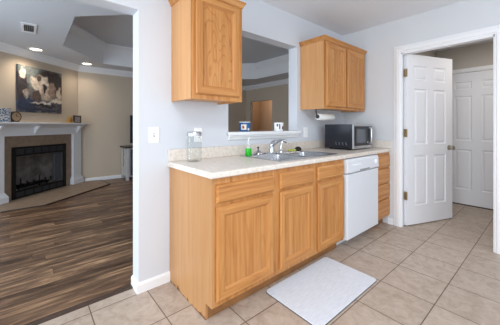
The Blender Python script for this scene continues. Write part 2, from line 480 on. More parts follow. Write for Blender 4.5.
# moulding inside the tray
def poly_inset(poly, d):
    n = len(poly); out = []
    for i in range(n):
        p0, p1, p2 = Vector(poly[i - 1]), Vector(poly[i]), Vector(poly[(i + 1) % n])
        e1 = (p1 - p0).normalized(); e2 = (p2 - p1).normalized()
        n1 = Vector((-e1.y, e1.x)); n2 = Vector((-e2.y, e2.x))
        bi = (n1 + n2).normalized()
        out.append(p1 + bi * (d / max(0.2, bi.dot(n1))))
    return out
b = BM()
prof = [(0.0, 2.68), (0.012, 2.68), (0.016, 2.70), (0.03, 2.715), (0.065, 2.77), (0.075, 2.80), (0.085, 2.805), (0.085, 2.84)]
loops = []
for d, z in prof:
    loops.append([b.verts.new((p[0], p[1], z)) for p in poly_inset(OCT, d)])
for A, B in zip(loops, loops[1:]):
    for i in range(8): b.faces.new((A[i], A[(i + 1) % 8], B[(i + 1) % 8], B[i]))
struct('trim_2', b, 'trim')

# fireplace wall is diagonal; its frame: x along the wall from the corner, -y into the room
C0 = Vector((0.0, LF + 0.06, 0.0)); FA = math.atan2(0.667, 0.745)
fe = Vector((math.cos(FA), math.sin(FA), 0)); fn = Vector((math.sin(FA), -math.cos(FA), 0))
def FP(s, off, z): return C0 + fe * s + fn * off + Vector((0, 0, z))
FX0, FX1, FZ1 = -1.40, -0.425, 0.835      # firebox opening
fw = bpy.data.objects.new('wall_fireplace', None)
bpy.data.objects.remove(fw)
b = BM()
box(b, -3.6, FX0, 0, 0.1, 0, ZC); box(b, FX1, 0.1, 0, 0.1, 0, ZC); box(b, FX0, FX1, 0, 0.1, FZ1, ZC)
w = struct('wall_fireplace', b, 'greige'); w.location = C0; w.rotation_euler = (0, 0, FA)
b = BM(); box(b, -0.05, LR + 0.1, LF, LF + 0.1, 0, ZC)
struct('wall_far', b, 'greige')
HY0, HY1, HZ = 3.384, 4.358, 1.945
b = BM()
box(b, LR, LR + 0.1, WT, HY0, 0, ZC); box(b, LR, LR + 0.1, HY1, LF, 0, ZC); box(b, LR, LR + 0.1, HY0, HY1, HZ, ZC)
struct('wall_living_right', b, 'greige')
b = BM(); box(b, 5.75, 5.85, 3.0, 5.4, 0, ZC); box(b, LR + 0.1, 5.85, 5.3, 5.4, 0, ZC); box(b, LR + 0.1, 5.85, 2.9, 3.0, 0, ZC); box(b, LR + 0.1, 5.85, 2.9, 5.4, ZC, ZC + 0.1)
struct('wall_hall', b, 'hall')
b = BM()
box(b, -3.3, -3.2, WT, 0.6, 0, ZC); box(b, -3.3, -3.2, 2.4, 3.4, 0, ZC); box(b, -3.3, -3.2, 0.6, 2.4, 0, 0.5); box(b, -3.3, -3.2, 0.6, 2.4, 2.1, ZC)
struct('wall_living_left', b, 'greige')

# crown moulding: diagonal wall and far wall, mitred at the corner
cprof = [(0.0, 2.325), (0.012, 2.325), (0.018, 2.345), (0.03, 2.352), (0.075, 2.40), (0.085, 2.425), (0.10, 2.43), (0.10, 2.44), (0.0, 2.44)]
def swept(path_pts, prof, closed_prof=True):
    """sweep a (offset, z) profile along a plan polyline; offset to the right-hand room side"""
    bm = BM(); n = len(path_pts); L = []
    P = [Vector(p) for p in path_pts]
    nor = []
    for i in range(n - 1):
        e = (P[i + 1] - P[i]).normalized(); nor.append(Vector((e.y, -e.x)))
    for i in range(n):
        if i == 0: d, k = nor[0], 1
        elif i == n - 1: d, k = nor[-1], 1
        else:
            d = (nor[i - 1] + nor[i]).normalized(); k = 1 / max(0.2, d.dot(nor[i]))
        L.append([bm.verts.new((P[i].x + d.x * o * k, P[i].y + d.y * o * k, z)) for o, z in prof])
    m = len(prof)
    for A, B in zip(L, L[1:]):
        for j in range(m if closed_prof else m - 1):
            bm.faces.new((A[j], B[j], B[(j + 1) % m], A[(j + 1) % m]))
    bm.faces.new(L[0][::-1]); bm.faces.new(L[-1])
    bmesh.ops.recalc_face_normals(bm, faces=bm.faces[:])
    return bm
fl = C0 + fe * -3.2
corner = C0 + fe * (-0.06 / fe.y)       # where the diagonal meets the far wall
corner = (corner.x, LF)
struct('trim_3', swept([(fl.x, fl.y), corner, (LR, LF), (LR, WT)], cprof), 'trim')
bprof = [(0, 0), (0.014, 0), (0.014, 0.058), (0.008, 0.070), (0, 0.073)]
pr = C0 + fe * -0.03
struct('baseboard_far', swept([(0.06, LF), (LR, LF), (LR, HY1)], bprof), 'trim')
# kitchen baseboard wraps the end of the wall
struct('baseboard_back', swept([(JX, WT), (JX, 0), (0.0, 0)][::1], [(-a, z) for a, z in bprof][::-1]) if False else swept([(JX, WT), (JX, 0.0), (0.012, 0.0)], [(a, z) for a, z in bprof]), 'trim')
struct('baseboard_right', swept([(XR, -0.60), (XR, -0.655)], bprof), 'trim')

# door opening: casing, jambs, stop
b = BM()
cas = [(0.0, 0.0), (0.010, 0.0), (0.016, 0.012), (0.018, 0.045), (0.012, 0.072), (0.0, 0.075)]
def casing(bm, y0, y1, z1, x, wd, th):
    # frame on the x=const wall, facing -x: left leg, right leg, head (mitred ring without a sill)
    for (ins, th0, th1) in ((0.0, 0.0, th * 0.6), (wd * 0.18, th * 0.6, th), (wd * 0.72, th, th * 0.6)):
        pass
    rings = [(0.0, 0.0), (0.0, th * 0.55), (wd * 0.15, th * 0.6), (wd * 0.22, th), (wd * 0.6, th), (wd * 0.9, th * 0.55), (wd, th * 0.55), (wd, 0.0)]
    L = []
    for ins, t in rings:   # ins measured outward from the opening
        L.append([bm.verts.new((x - t, yy, zz)) for yy, zz in ((y0 + ins, 0), (y0 + ins, z1 + ins), (y1 - ins, z1 + ins), (y1 - ins, 0))])
    m = len(rings)
    for A, B in zip(L, L[1:]):
        for k in range(3): bm.faces.new((A[k], A[k + 1], B[k + 1], B[k]))
    for k in (0, 3):
        bm.faces.new([r[k] for r in L])
    bmesh.ops.recalc_face_normals(bm, faces=bm.faces[:])
casing(b, DY0 + 0.006 - 0.012, DY1 + 0.006, DZ, XR, 0.078, 0.02)
struct('trim_4', b, 'trim')
b = BM()
JT = 0.012
box(b, XR - 0.002, XR + WT + 0.002, DY0, DY0 - 0.004, 0, DZ); box(b, XR - 0.002, XR + 0.036, DY0 - 0.004, DY0 - 0.014, 0, DZ)
box(b, XR - 0.002, XR + WT + 0.002, DY1, DY1 + 0.006, 0, DZ); box(b, XR - 0.002, XR + 0.05, DY1 + 0.006, DY1 + 0.016, 0, DZ)
box(b, XR - 0.002, XR + WT + 0.002, DY0, DY1, DZ - 0.006, DZ); box(b, XR - 0.002, XR + 0.05, DY0, DY1, DZ - 0.018, DZ - 0.006)
struct('trim_5', b, 'trim')

# laundry room behind the door
SX, SY, SZ = 4.13, -0.665, 2.375
b = BM()
box(b, XR + WT, SX + 0.1, SY, SY + 0.1, 0, SZ)
struct('wall_laundry_side', b, 'laundry')
FDY0, FDY1, FDZ = -0.795, -1.555, 1.985
b = BM()
box(b, SX, SX + 0.1, SY, FDY0, 0, SZ); box(b, SX, SX + 0.1, FDY1, -2.4, 0, SZ); box(b, SX, SX + 0.1, FDY0, FDY1, FDZ, SZ)
struct('wall_laundry_back', b, 'laundry')
b = BM(); box(b, XR + WT, SX + 0.1, -2.4, -2.3, 0, SZ)
struct('wall_laundry_front', b, 'laundry')
b = BM(); box(b, XR + WT, SX + 0.1, -2.4, SY + 0.1, SZ, SZ + 0.05)
struct('ceiling_laundry', b, 'ceil')
b = BM(); casing(b, FDY0, FDY1, FDZ, SX, 0.06, 0.016)
struct('trim_6', b, 'trim')

def six_panel(bm, w, h, t, y0=0.0):
    """six-panel door leaf, x 0..w, z 0..h, front face at y0 (facing -y), back at y0+t"""
    st, mid = 0.115 * w / 0.76, 0.105 * w / 0.76
    pw = (w - 2 * st - mid) / 2
    xs = [0, st, st + pw, st + pw + mid, w - st, w]
    zs = [0, 0.22, 0.22 + 0.60, 0.22 + 0.60 + 0.13, 1.62, 1.62 + 0.10, h - 0.13, h]
    for side in (0, 1):
        y = y0 if side == 0 else y0 + t; d = 1 if side == 0 else -1
        for i in range(5):
            for j in range(7):
                x0, x1, z0, z1 = xs[i], xs[i + 1], zs[j], zs[j + 1]
                if i in (1, 3) and j in (1, 3, 5):
                    rings_rect(bm, x0, x1, z0, z1, [(0, y), (0.010, y + d * 0.009), (0.022, y + d * 0.009), (0.040, y + d * 0.002)], close_first=False)
                else:
                    bm.faces.new([bm.verts.new(c) for c in ((x0, y, z0), (x1, y, z0), (x1, y, z1), (x0, y, z1))])
    e = [(0, 0, 0, t), ]
    for q in (((0, 0), (w, 0)), ((w, 0), (w, h)), ((w, h), (0, h)), ((0, h), (0, 0))):
        (xa, za), (xb, zb) = q
        bm.faces.new([bm.verts.new(c) for c in ((xa, y0, za), (xb, y0, zb), (xb, y0 + t, zb), (xa, y0 + t, za))])
    bmesh.ops.remove_doubles(bm, verts=bm.verts[:], dist=1e-5)
    bmesh.ops.recalc_face_normals(bm, faces=bm.faces[:])
def knob(bm, x, y, z, s):
    lathe(bm, [(0.030, 0.0), (0.031, -0.006 * s), (0.013, -0.010 * s), (0.011, -0.026 * s), (0.024, -0.034 * s), (0.029, -0.046 * s), (0.026, -0.058 * s), (0.012, -0.064 * s)], x, y, z, axis='y', seg=20)
# open door into the laundry room
DW, DH = 0.785, 2.025
b = BM(); six_panel(b, DW, DH, 0.035)
d1 = struct('door_1', b, 'door'); d1.location = (2.555, -0.785, 0.012); d1.rotation_euler = (0, 0, math.radians(-21))
b = BM(); knob(b, DW - 0.065, 0.0, 0.90, 1); knob(b, DW - 0.065, 0.035, 0.90, -1)
link('door_knob', b, 'nickel', d1, world=False, smooth=True)
for hz in (1.80, 1.09, 0.35):
    b = BM(); box(b, -0.003, 0.0, 0.001, 0.033, hz - 0.045, hz + 0.045); box(b, -0.034, -0.003, -0.004, 0.0, hz - 0.045, hz + 0.045)
    lathe(b, [(0.006, -0.047), (0.006, 0.047)], -0.004, -0.006, hz, seg=10)
    link('hinge', b, 'brass', d1, world=False)
# closed door at the back of the laundry room
b = BM(); six_panel(b, 0.75, 1.965, 0.035)
d2 = struct('door_2', b, 'door'); d2.location = (SX + 0.004, FDY0 - 0.005, 0.014); d2.rotation_euler = (0, 0, math.radians(-90))
b = BM(); box(b, SX - 0.01, SX + 0.06, FDY0, FDY1, 0, 0.012)
struct('trim_7', b, 'threshold')

# pass-through sill with apron moulding
b = BM()
box(b, PX0 - 0.02, PX1 - 0.001, -0.02, WT + 0.04, 1.1005, 1.13); box(b, PX0 - 0.02, PX1 + 0.012, -0.052, -0.0005, 1.1005, 1.13)
prism(b, [(0.0, 1.10), (-0.042, 1.10), (-0.040, 1.088), (-0.026, 1.080), (-0.018, 1.062), (-0.010, 1.055), (0.0, 1.055)], 'x', PX0 - 0.01, PX1)
struct('trim_8', b, 'trim', bevel=0.005)

# ------------------------------------------------------------------ base cabinets
YF, YD = -0.61, -0.63
CT = 0.876
def cab_door(parent, x0, x1, z0, z1, yf=YD, thick=0.019, rail=0.055, name='door', pm='oakz'):
    bm = BM()
    rings_rect(bm, x0, x1, z0, z1, [(rail + 0.012, yf + thick), (0.003, yf + thick), (0.0, yf + 0.013), (0.0, yf + 0.009), (0.008, yf), (rail - 0.004, yf), (rail - 0.003, yf + 0.004), (rail + 0.004, yf + 0.006), (rail + 0.012, yf + 0.012), (rail + 0.012, yf + thick)],
               close_first=False, close_last=False, mi_h=1, mi_v=0)
    d = link(name, bm, ['oakz', 'oakx'], parent)
    bm = BM(); i = rail + 0.0118
    box(bm, x0 + i, x1 - i, yf + 0.0122, yf + thick - 0.002, z0 + i, z1 - i)
    link('panel', bm, pm, d)
    return d
def drawer_front(parent, x0, x1, z0, z1, yf=YD, thick=0.019, name='drawer'):
    bm = BM()
    rings_rect(bm, x0, x1, z0, z1, [(0.0, yf + thick), (0.0, yf + 0.009), (0.012, yf), ], mi_h=0, mi_v=0)
    return link(name, bm, 'oakx', parent)
def carcass(bm, x0, x1, zb=0.105, y1=-0.004):
    box(bm, x0, x1, YF, YF + 0.019, zb, CT)
    box(bm, x0, x0 + 0.016, YF + 0.019, y1, zb, CT); box(bm, x1 - 0.016, x1, YF + 0.019, y1, zb, CT)
    box(bm, x0 + 0.016, x1 - 0.016, YF + 0.019, y1, zb, zb + 0.016); box(bm, x0 + 0.016, x1 - 0.016, y1 - 0.008, y1, zb + 0.016, CT)
def base_cabinet(label, x0, x1, doors, drawers, end_panel=False, dname='drawer'):
    t = thing('base_cabinet', label, 'cabinet', ((x0 + x1) / 2, -0.30, 0))
    bm = BM(); carcass(bm, x0 + (0.018 if end_panel else 0), x1)
    link('carcass', bm, 'oakz', t)
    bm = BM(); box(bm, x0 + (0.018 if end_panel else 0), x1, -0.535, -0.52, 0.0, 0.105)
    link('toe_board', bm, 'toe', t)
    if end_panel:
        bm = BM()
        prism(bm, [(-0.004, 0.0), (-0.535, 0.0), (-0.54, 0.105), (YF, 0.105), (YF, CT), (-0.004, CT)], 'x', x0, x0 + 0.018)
        link('end_panel', bm, 'oakworn_dim', t)
    for d in doors: cab_door(t, *d)
    for d in drawers: drawer_front(t, *d, name=dname)
    return t
base_cabinet('oak base cabinet at the open end of the counter, one drawer over one door', 0.0, 0.538,
             [(0.026, 0.503, 0.138, 0.702)], [(0.026, 0.507, 0.722, 0.834)], True)
base_cabinet('oak sink base cabinet with two doors under the sink, next to dishwasher', 0.5385, 1.455,
             [(0.570, 0.970, 0.136, 0.704), (1.032, 1.440, 0.132, 0.704)], [(0.570, 0.975, 0.722, 0.838), (1.030, 1.440, 0.722, 0.838)], dname='false_front')
base_cabinet('narrow oak drawer cabinet between dishwasher and the door wall', 2.135, XR - 0.002, [],
             [(2.150, 2.480, 0.694, 0.842), (2.150, 2.480, 0.512, 0.678), (2.150, 2.480, 0.332, 0.498), (2.150, 2.480, 0.122, 0.318)])

# dishwasher
dx0, dx1 = 1.459, 2.131
t = thing('dishwasher', 'white built-in dishwasher under the counter between oak cabinets', 'dishwasher', ((dx0 + dx1) / 2, -0.32, 0))
b = BM(); box(b, dx0 + 0.004, dx1 - 0.004, -0.60, -0.01, 0.10, 0.872)
link('tub', b, 'grey', t)
b = BM(); box(b, dx0 + 0.006, dx1 - 0.006, -0.645, -0.60, 0.098, 0.722)
link('door', b, 'white', t, bevel=0.006)
b = BM()
prism(b, [(-0.60, 0.730), (-0.645, 0.730), (-0.652, 0.745), (-0.648, 0.84), (-0.635, 0.866), (-0.60, 0.866)], 'x', dx0 + 0.006, dx1 - 0.006)
cp = link('control_panel', b, 'white', t, bevel=0.004)
b = BM(); box(b, 1.70, 1.905, -0.6535, -0.645, 0.737, 0.752)
link('latch_handle', b, 'slot2', cp, bevel=0.003)
b = BM(); lathe(b, [(0.024, 0.0), (0.024, -0.012), (0.018, -0.018)], 2.05, -0.6465, 0.80, axis='y', seg=20)
link('dial', b, 'offwhite', cp, smooth=True)
for k in range(5):
    b = BM(); box(b, 1.56 + 0.035 * k, 1.58 + 0.035 * k, -0.654, -0.646, 0.80, 0.812)
    link('button', b, 'offwhite', cp)
b = BM(); box(b, dx0 + 0.006, dx1 - 0.006, -0.51, -0.495, 0.0, 0.095)
link('toe_panel', b, 'white', t)

# countertop with backsplash; the sink hole is cut as a ring of boxes
SKX0, SKX1, SKY0, SKY1 = 0.62, 1.43, -0.075, -0.575
t = thing('countertop', 'speckled cream laminate countertop with low backsplash over the base cabinets', 'countertop', (1.2, -0.3, CT))
b = BM()
cx0, cx1, cyf = -0.014, XR - 0.002, -0.638
ft = 0.914
hx0, hx1, hy0, hy1 = SKX0 + 0.02, SKX1 - 0.02, SKY0 - 0.02, SKY1 + 0.02
front = [(hy1, CT + 0.0005), (cyf + 0.004, CT + 0.0005), (cyf, CT + 0.006), (cyf, ft - 0.012), (cyf + 0.004, ft - 0.003), (cyf + 0.012, ft), (hy1, ft)]
prism(b, front, 'x', cx0, cx1)
box(b, cx0, hx0, hy1, -0.002, CT + 0.0005, ft); box(b, hx1, cx1, hy1, -0.002, CT + 0.0005, ft); box(b, hx0, hx1, hy0, -0.002, CT + 0.0005, ft)
link('worktop', b, 'counter', t)
b = BM(); box(b, cx0, cx1, -0.022, -0.002, ft, 1.006)
link('backsplash', b, 'counter', t, bevel=0.004)
b = BM(); box(b, cx1 - 0.02, cx1, -0.634, -0.022, ft, 1.006)
link('side_splash', b, 'counter', t, bevel=0.004)

# sink
t = thing('kitchen_sink', 'double-bowl stainless steel sink set into the countertop', 'sink', ((SKX0 + SKX1) / 2, (SKY0 + SKY1) / 2, ft))
mx = (SKX0 + SKX1) / 2
bx = [(SKX0 + 0.035, mx - 0.014), (mx + 0.014, SKX1 - 0.035)]
by0, by1 = SKY1 + 0.035, SKY0 - 0.085
b = BM()
zt = ft + 0.006
xs = [SKX0, bx[0][0], bx[0][1], bx[1][0], bx[1][1], SKX1]; ys = [SKY1, by0, by1, SKY0]
for i in range(5):
    for j in range(3):
        if j == 1 and i in (1, 3): continue
        box(b, xs[i], xs[i + 1], ys[j], ys[j + 1], ft + 0.0004, zt)
bmesh.ops.remove_doubles(b, verts=b.verts[:], dist=1e-5)
link('rim', b, 'sink', t)
def rrect(x0, x1, y0, y1, r, n=5):
    out = []
    for (cx, cy, a0) in ((x1 - r, y1 - r, 0), (x0 + r, y1 - r, 90), (x0 + r, y0 + r, 180), (x1 - r, y0 + r, 270)):
        for k in range(n + 1):
            a = math.radians(a0 + 90 * k / n); out.append((cx + r * math.cos(a), cy + r * math.sin(a)))
    return out
for (x0, x1) in bx:
    b = BM(); L = []
    for ins, z, r in ((-0.001, zt, 0.012), (0.004, ft - 0.004, 0.045), (0.012, ft - 0.14, 0.05), (0.03, ft - 0.165, 0.06), (0.10, ft - 0.172, 0.06)):
        L.append([b.verts.new((px, py, z)) for px, py in rrect(x0 + ins, x1 - ins, by0 + ins, by1 - ins, r)])
    for A, B in zip(L, L[1:]):
        n = len(A)
        for k in range(n): b.faces.new((A[k], A[(k + 1) % n], B[(k + 1) % n], B[k]))
    b.faces.new(L[-1])
    bw = link('bowl', b, 'sink', t, smooth=True)
    b = BM(); lathe(b, [(0.042, 0.0), (0.040, 0.003), (0.02, 0.001)], (x0 + x1) / 2, (by0 + by1) / 2, ft - 0.1715, seg=20)
    link('drain', b, 'chrome', bw, smooth=True)

# faucet and side sprayer on the sink's back deck
fx, fy = 0.985, -0.118
t = thing('faucet', 'chrome single-lever faucet at the middle of the sink\'s back edge', 'faucet', (fx, fy, zt))
b = BM(); prism(b, rrect(fx - 0.10, fx + 0.075, fy - 0.027, fy + 0.027, 0.025), 'z', zt, zt + 0.010)
link('base_plate', b, 'chrome', t, bevel=0.002)
b = BM(); lathe(b, [(0.026, 0.010), (0.024, 0.03), (0.022, 0.072), (0.024, 0.085), (0.018, 0.096), (0.006, 0.10)], fx, fy, zt)
link('body', b, 'chrome', t, smooth=True)
b = BM(); tube(b, [(fx, fy, zt + 0.07), (fx + 0.004, fy - 0.03, zt + 0.092), (fx + 0.012, fy - 0.07, zt + 0.118), (fx + 0.018, fy - 0.10, zt + 0.126), (fx + 0.020, fy - 0.118, zt + 0.120), (fx + 0.020, fy - 0.122, zt + 0.102)], [0.017, 0.015, 0.013, 0.013, 0.013, 0.012], 14)
link('spout', b, 'chrome', t, smooth=True)
b = BM(); tube(b, [(fx, fy, zt + 0.092), (fx + 0.01, fy + 0.006, zt + 0.106), (fx + 0.055, fy + 0.006, zt + 0.126)], [0.012, 0.009, 0.006], 10)
link('lever', b, 'chrome', t, smooth=True)
sx, sy = 1.115, -0.118
t = thing('side_sprayer', 'chrome pull-out sprayer with angled head, standing beside the faucet', 'sprayer', (sx, sy, zt))
b = BM(); lathe(b, [(0.024, 0.0), (0.023, 0.01), (0.016, 0.022), (0.013, 0.03)], sx, sy, zt)
link('holder', b, 'chrome', t, smooth=True)
b = BM(); tube(b, [(sx, sy, zt + 0.028), (sx + 0.004, sy, zt + 0.07), (sx + 0.014, sy - 0.004, zt + 0.108)], [0.011, 0.012, 0.013], 12)
link('wand', b, 'chrome', t, smooth=True)
b = BM(); tube(b, [(sx - 0.005, sy - 0.002, zt + 0.114), (sx + 0.03, sy - 0.012, zt + 0.117), (sx + 0.058, sy - 0.024, zt + 0.106)], [0.013, 0.017, 0.018], 12)
link('spray_head', b, 'chrome', t, smooth=True)

# things standing round the sink
px, py = 0.690, -0.116
t = thing('soap_bottle', 'small pump bottle of bright green dish soap at the corner of the sink', 'bottle', (px, py, zt))
b = BM(); lathe(b, [(0.026, 0.0), (0.029, 0.004), (0.028, 0.055), (0.025, 0.064)], px, py, zt, seg=20)
link('soap', b, 'green', t, smooth=True)
b = BM(); lathe(b, [(0.025, 0.0645), (0.020, 0.084), (0.012, 0.096), (0.012, 0.106)], px, py, zt, seg=20)
link('neck', b, 'clearplast', t, smooth=True)
b = BM(); tube(b, [(px, py, zt + 0.106), (px, py, zt + 0.150), (px + 0.004, py - 0.01, zt + 0.158), (px + 0.012, py - 0.032, zt + 0.152)], [0.006, 0.005, 0.006, 0.004], 10)
link('pump', b, 'offwhite', t, smooth=True)
px, py = 0.806, -0.118
t = thing('sink_strainer', 'chrome domed sink strainer with dark upright knob, beside the green soap bottle', 'strainer', (px, py, zt))
b = BM(); lathe(b, [(0.040, 0.0), (0.044, 0.006), (0.040, 0.018), (0.024, 0.032), (0.006, 0.036)], px, py, zt, seg=22)
link('dome', b, 'chrome', t, smooth=True)
b = BM(); lathe(b, [(0.005, 0.035), (0.005, 0.056), (0.010, 0.060), (0.010, 0.068), (0.006, 0.072)], px, py, zt, seg=14)
link('knob', b, 'black', t, smooth=True)
b = BM(); prism(b, rrect(1.268, 1.345, -0.128, -0.075, 0.010), 'z', zt, zt + 0.017)
tag(link('sponge', b, 'sponge', bevel=0.004), 'yellow-green sponge lying on the back edge of the sink', 'sponge')
px, py = 1.392, -0.112
t = thing('scrub_brush', 'small round dark scrub brush on the sink\'s back edge next to the sponge', 'brush', (px, py, zt))
b = BM(); lathe(b, [(0.026, 0.0), (0.037, 0.008), (0.038, 0.018), (0.034, 0.024)], px, py, zt, seg=18)
link('bristles', b, 'scrub', t, smooth=True)
b = BM(); lathe(b, [(0.034, 0.0242), (0.028, 0.034), (0.014, 0.041), (0.005, 0.043)], px, py, zt, seg=18)
link('grip', b, 'black', t, smooth=True)

# glass jar
jx, jy, jr = 0.146, -0.120, 0.0575
t = thing('glass_jar', 'tall clear glass jar with a metal lid on the counter by the light switch', 'jar', (jx, jy, ft))
b = BM()
lathe(b, [(jr - 0.006, 0.0), (jr, 0.006), (jr, 0.172), (jr - 0.006, 0.186), (jr - 0.006, 0.194), (jr - 0.0095, 0.194), (jr - 0.0095, 0.186), (jr - 0.0035, 0.172), (jr - 0.0035, 0.010), (jr - 0.010, 0.006)], jx, jy, ft, seg=36)
link('jar_body', b, 'glass', t, smooth=True)
b = BM(); lathe(b, [(jr - 0.003, 0.1945), (jr - 0.001, 0.196), (jr - 0.001, 0.222), (jr - 0.005, 0.227), (0.01, 0.228)], jx, jy, ft, seg=36)
link('lid', b, 'steel', t, smooth=True)

# microwave
mx0, mx1, my0, my1, mz0, mz1 = 1.885, 2.318, -0.478, -0.115, 0.926, 1.204
t = thing('microwave', 'black countertop microwave with silver front trim under the wall cabinet', 'microwave', ((mx0 + mx1) / 2, (my0 + my1) / 2, ft))
b = BM(); box(b, mx0, mx1, my0 + 0.008, my1, mz0, mz1)
cb = link('case', b, 'mwside', t, bevel=0.005)
for k in range(4):
    yy = my0 + 0.075 + k * 0.042
    b = BM(); prism(b, [(yy, 0.965), (yy + 0.011, 0.965), (yy + 0.019, 1.000), (yy + 0.008, 1.000)], 'x', mx0 - 0.0012, mx0 + 0.001)
    link('vent_slot', b, 'slot', cb)
for xx in (mx0 + 0.05, mx1 - 0.05):
    for yy in (my0 + 0.07, my1 - 0.05):
        b = BM(); lathe(b, [(0.014, 0.0), (0.016, mz0 - ft)], xx, yy, ft, seg=12)
        link('foot', b, 'black', t)
b = BM()
rings_rect(b, mx0, mx1, mz0, mz1, [(0.0, my0 + 0.0075), (0.0, my0 + 0.004), (0.004, my0)])
fr = link('front_frame', b, 'steel', t)
b = BM(); rings_rect(b, mx0 + 0.030, mx0 + 0.300, mz0 + 0.034, mz1 - 0.022, [(0.0, my0 + 0.002), (0.0, my0 - 0.004), (0.003, my0 - 0.006)])
dr = link('door', b, 'black', t)
b = BM(); box(b, mx0 + 0.06, mx0 + 0.265, my0 - 0.008, my0 - 0.005, mz0 + 0.068, mz1 - 0.056)
link('window', b, 'mwglass', dr)
b = BM(); rings_rect(b, mx0 + 0.302, mx1 - 0.010, mz0 + 0.034, mz1 - 0.022, [(0.0, my0 + 0.002), (0.0, my0 - 0.004), (0.003, my0 - 0.006)])
pn = link('control_panel', b, 'black', t)
b = BM(); box(b, mx0 + 0.312, mx0 + 0.340, my0 - 0.0085, my0 - 0.005, mz0 + 0.06, mz0 + 0.076)
link('display', b, 'grey', pn)
b = BM(); xh = mx0 + 0.372
tube(b, [(xh, my0 - 0.004, mz0 + 0.05), (xh, my0 - 0.028, mz0 + 0.06), (xh, my0 - 0.03, (mz0 + mz1) / 2), (xh, my0 - 0.028, mz1 - 0.05), (xh, my0 - 0.004, mz1 - 0.04)], 0.014, 12)
link('handle', b, 'steel', t, smooth=True)

# ------------------------------------------------------------------ wall cabinets
def wall_cabinet(label, x0, x1, doors, zb=1.371, zt_=2.108, crown=2.148):
    t = thing('wall_cabinet', label, 'cabinet', ((x0 + x1) / 2, -0.16, zb))
    yf = -0.323
    bm = BM()
    # case with a recessed underside
    box(bm, x0, x1, yf, -0.001, zb + 0.016, zt_)
    box(bm, x0, x1, yf, yf + 0.019, zb, zb + 0.016); box(bm, x0, x0 + 0.016, yf + 0.019, -0.001, zb, zb + 0.016); box(bm, x1 - 0.016, x1, yf + 0.019, -0.001, zb, zb + 0.016)
    link('case', bm, 'oakside', t)
    bm = BM(); box(bm, x0, x1, yf - 0.0006, yf + 0.004, zb, zt_)
    link('face_frame', bm, 'oakz', t)
    for d in doors: cab_door(t, d[0], d[1], d[2], d[3], yf=yf - 0.0205, rail=0.052, pm='oakpanel')
    bm = BM(); L = []
    for o, z in ((0.0, zt_ - 0.006), (0.006, zt_ - 0.004), (0.010, zt_ + 0.006), (0.020, zt_ + 0.026), (0.025, zt_ + 0.030), (0.025, crown)):
        L.append([bm.verts.new(c) for c in ((x0 - o, -0.001, z), (x0 - o, yf - o, z), (x1 + o, yf - o, z), (x1 + o, -0.001, z))])
    for A, B in zip(L, L[1:]):
        for k in range(4): bm.faces.new((A[k], A[(k + 1) % 4], B[(k + 1) % 4], B[k]))
    bm.faces.new(L[0]); bm.faces.new(L[-1])
    bmesh.ops.recalc_face_normals(bm, faces=bm.faces[:])
    link('crown', bm, 'oakx', t)
    return t
wall_cabinet('single-door oak wall cabinet hung between the pass-through and the wide opening', 0.015, 0.452, [(0.044, 0.418, 1.405, 2.092)])
wall_cabinet('two-door oak wall cabinet hung above the microwave', 1.568, 2.458, [(1.590, 1.985, 1.398, 2.092), (2.018, 2.428, 1.398, 2.092)])

# paper towel under the two-door cabinet
ty, tz = -0.17, 1.290
t = thing('paper_towel_holder', 'dark metal paper towel holder screwed under the two-door wall cabinet', 'holder', (1.80, ty, 1.371))
b = BM(); box(b, 1.630, 1.656, ty - 0.018, ty + 0.018, 1.3845, 1.387); tube(b, [(1.643, ty + 0.012, 1.386), (1.645, ty + 0.008, 1.34), (1.652, ty, tz)], 0.009, 8)
lathe(b, [(0.016, -0.010), (0.021, 0.0), (0.021, 0.006), (0.014, 0.010)], 1.652, ty, tz, axis='x', seg=16)
link('bracket', b, 'black', t)
b = BM(); tube(b, [(1.652, ty, tz), (1.968, ty, tz)], 0.0075, 10)
link('rod', b, 'black', t)
b = BM()
r0, r1 = 0.021, 0.039
seg = 32; A = []
for (r, x) in ((r0, 1.668), (r1 - 0.002, 1.668), (r1, 1.671), (r1, 1.957), (r1 - 0.002, 1.960), (r0, 1.960)):
    A.append([b.verts.new((x, ty + r * math.cos(2 * math.pi * k / seg), tz + r * math.sin(2 * math.pi * k / seg))) for k in range(seg)])
for q in range(6):
    P, Q = A[q], A[(q + 1) % 6]
    for k in range(seg): b.faces.new((P[k], P[(k + 1) % seg], Q[(k + 1) % seg], Q[k]))
bmesh.ops.recalc_face_normals(b, faces=b.faces[:])
tag(link('paper_towel_roll', b, 'paper', smooth=True), 'white paper towel roll hanging under the two-door wall cabinet', 'paper towel')

# ------------------------------------------------------------------ switch and outlets
def plate(bm, x, z, w=0.074, h=0.118):
    rings_rect(bm, x - w / 2, x + w / 2, z - h / 2, z + h / 2, [(0.0, -0.0005), (0.0, -0.003), (0.004, -0.006)])
t = thing('light_switch', 'white toggle light switch plate on the wall beside the wide opening', 'light switch', (-0.118, -0.001, 1.118))
b = BM(); plate(b, -0.118, 1.118); link('plate', b, 'offwhite', t)
b = BM(); box(b, -0.1215, -0.1145, -0.018, -0.0065, 1.116, 1.127); tg = link('toggle', b, 'offwhite', t)
b = BM(); box(b, -0.125, -0.111, -0.0068, -0.0055, 1.104, 1.132); link('toggle_shade', b, 'grey', tg)  # grey patch standing in for the shadow round the toggle
def outlet(label, x, z):
    t = thing('wall_outlet', label, 'outlet', (x, -0.001, z))
    bm = BM(); plate(bm, x, z); link('plate', bm, 'offwhite', t)
    for dz in (-0.022, 0.022):
        bm = BM(); rings_rect(bm, x - 0.016, x + 0.016, z + dz - 0.014, z + dz + 0.014, [(0.0, -0.005), (0.0, -0.008), (0.001, -0.0085)])
        for q in (-0.006, 0.006): box(bm, x + q - 0.0012, x + q + 0.0012, -0.0088, -0.008, z + dz - 0.004, z + dz + 0.006, 1)
        link('socket', bm, ['offwhite', 'black'], t)
outlet('white wall outlet above the backsplash behind the glass jar', 0.246, 1.112)
outlet('white wall outlet between the pass-through sill and the microwave', 1.662, 1.112)

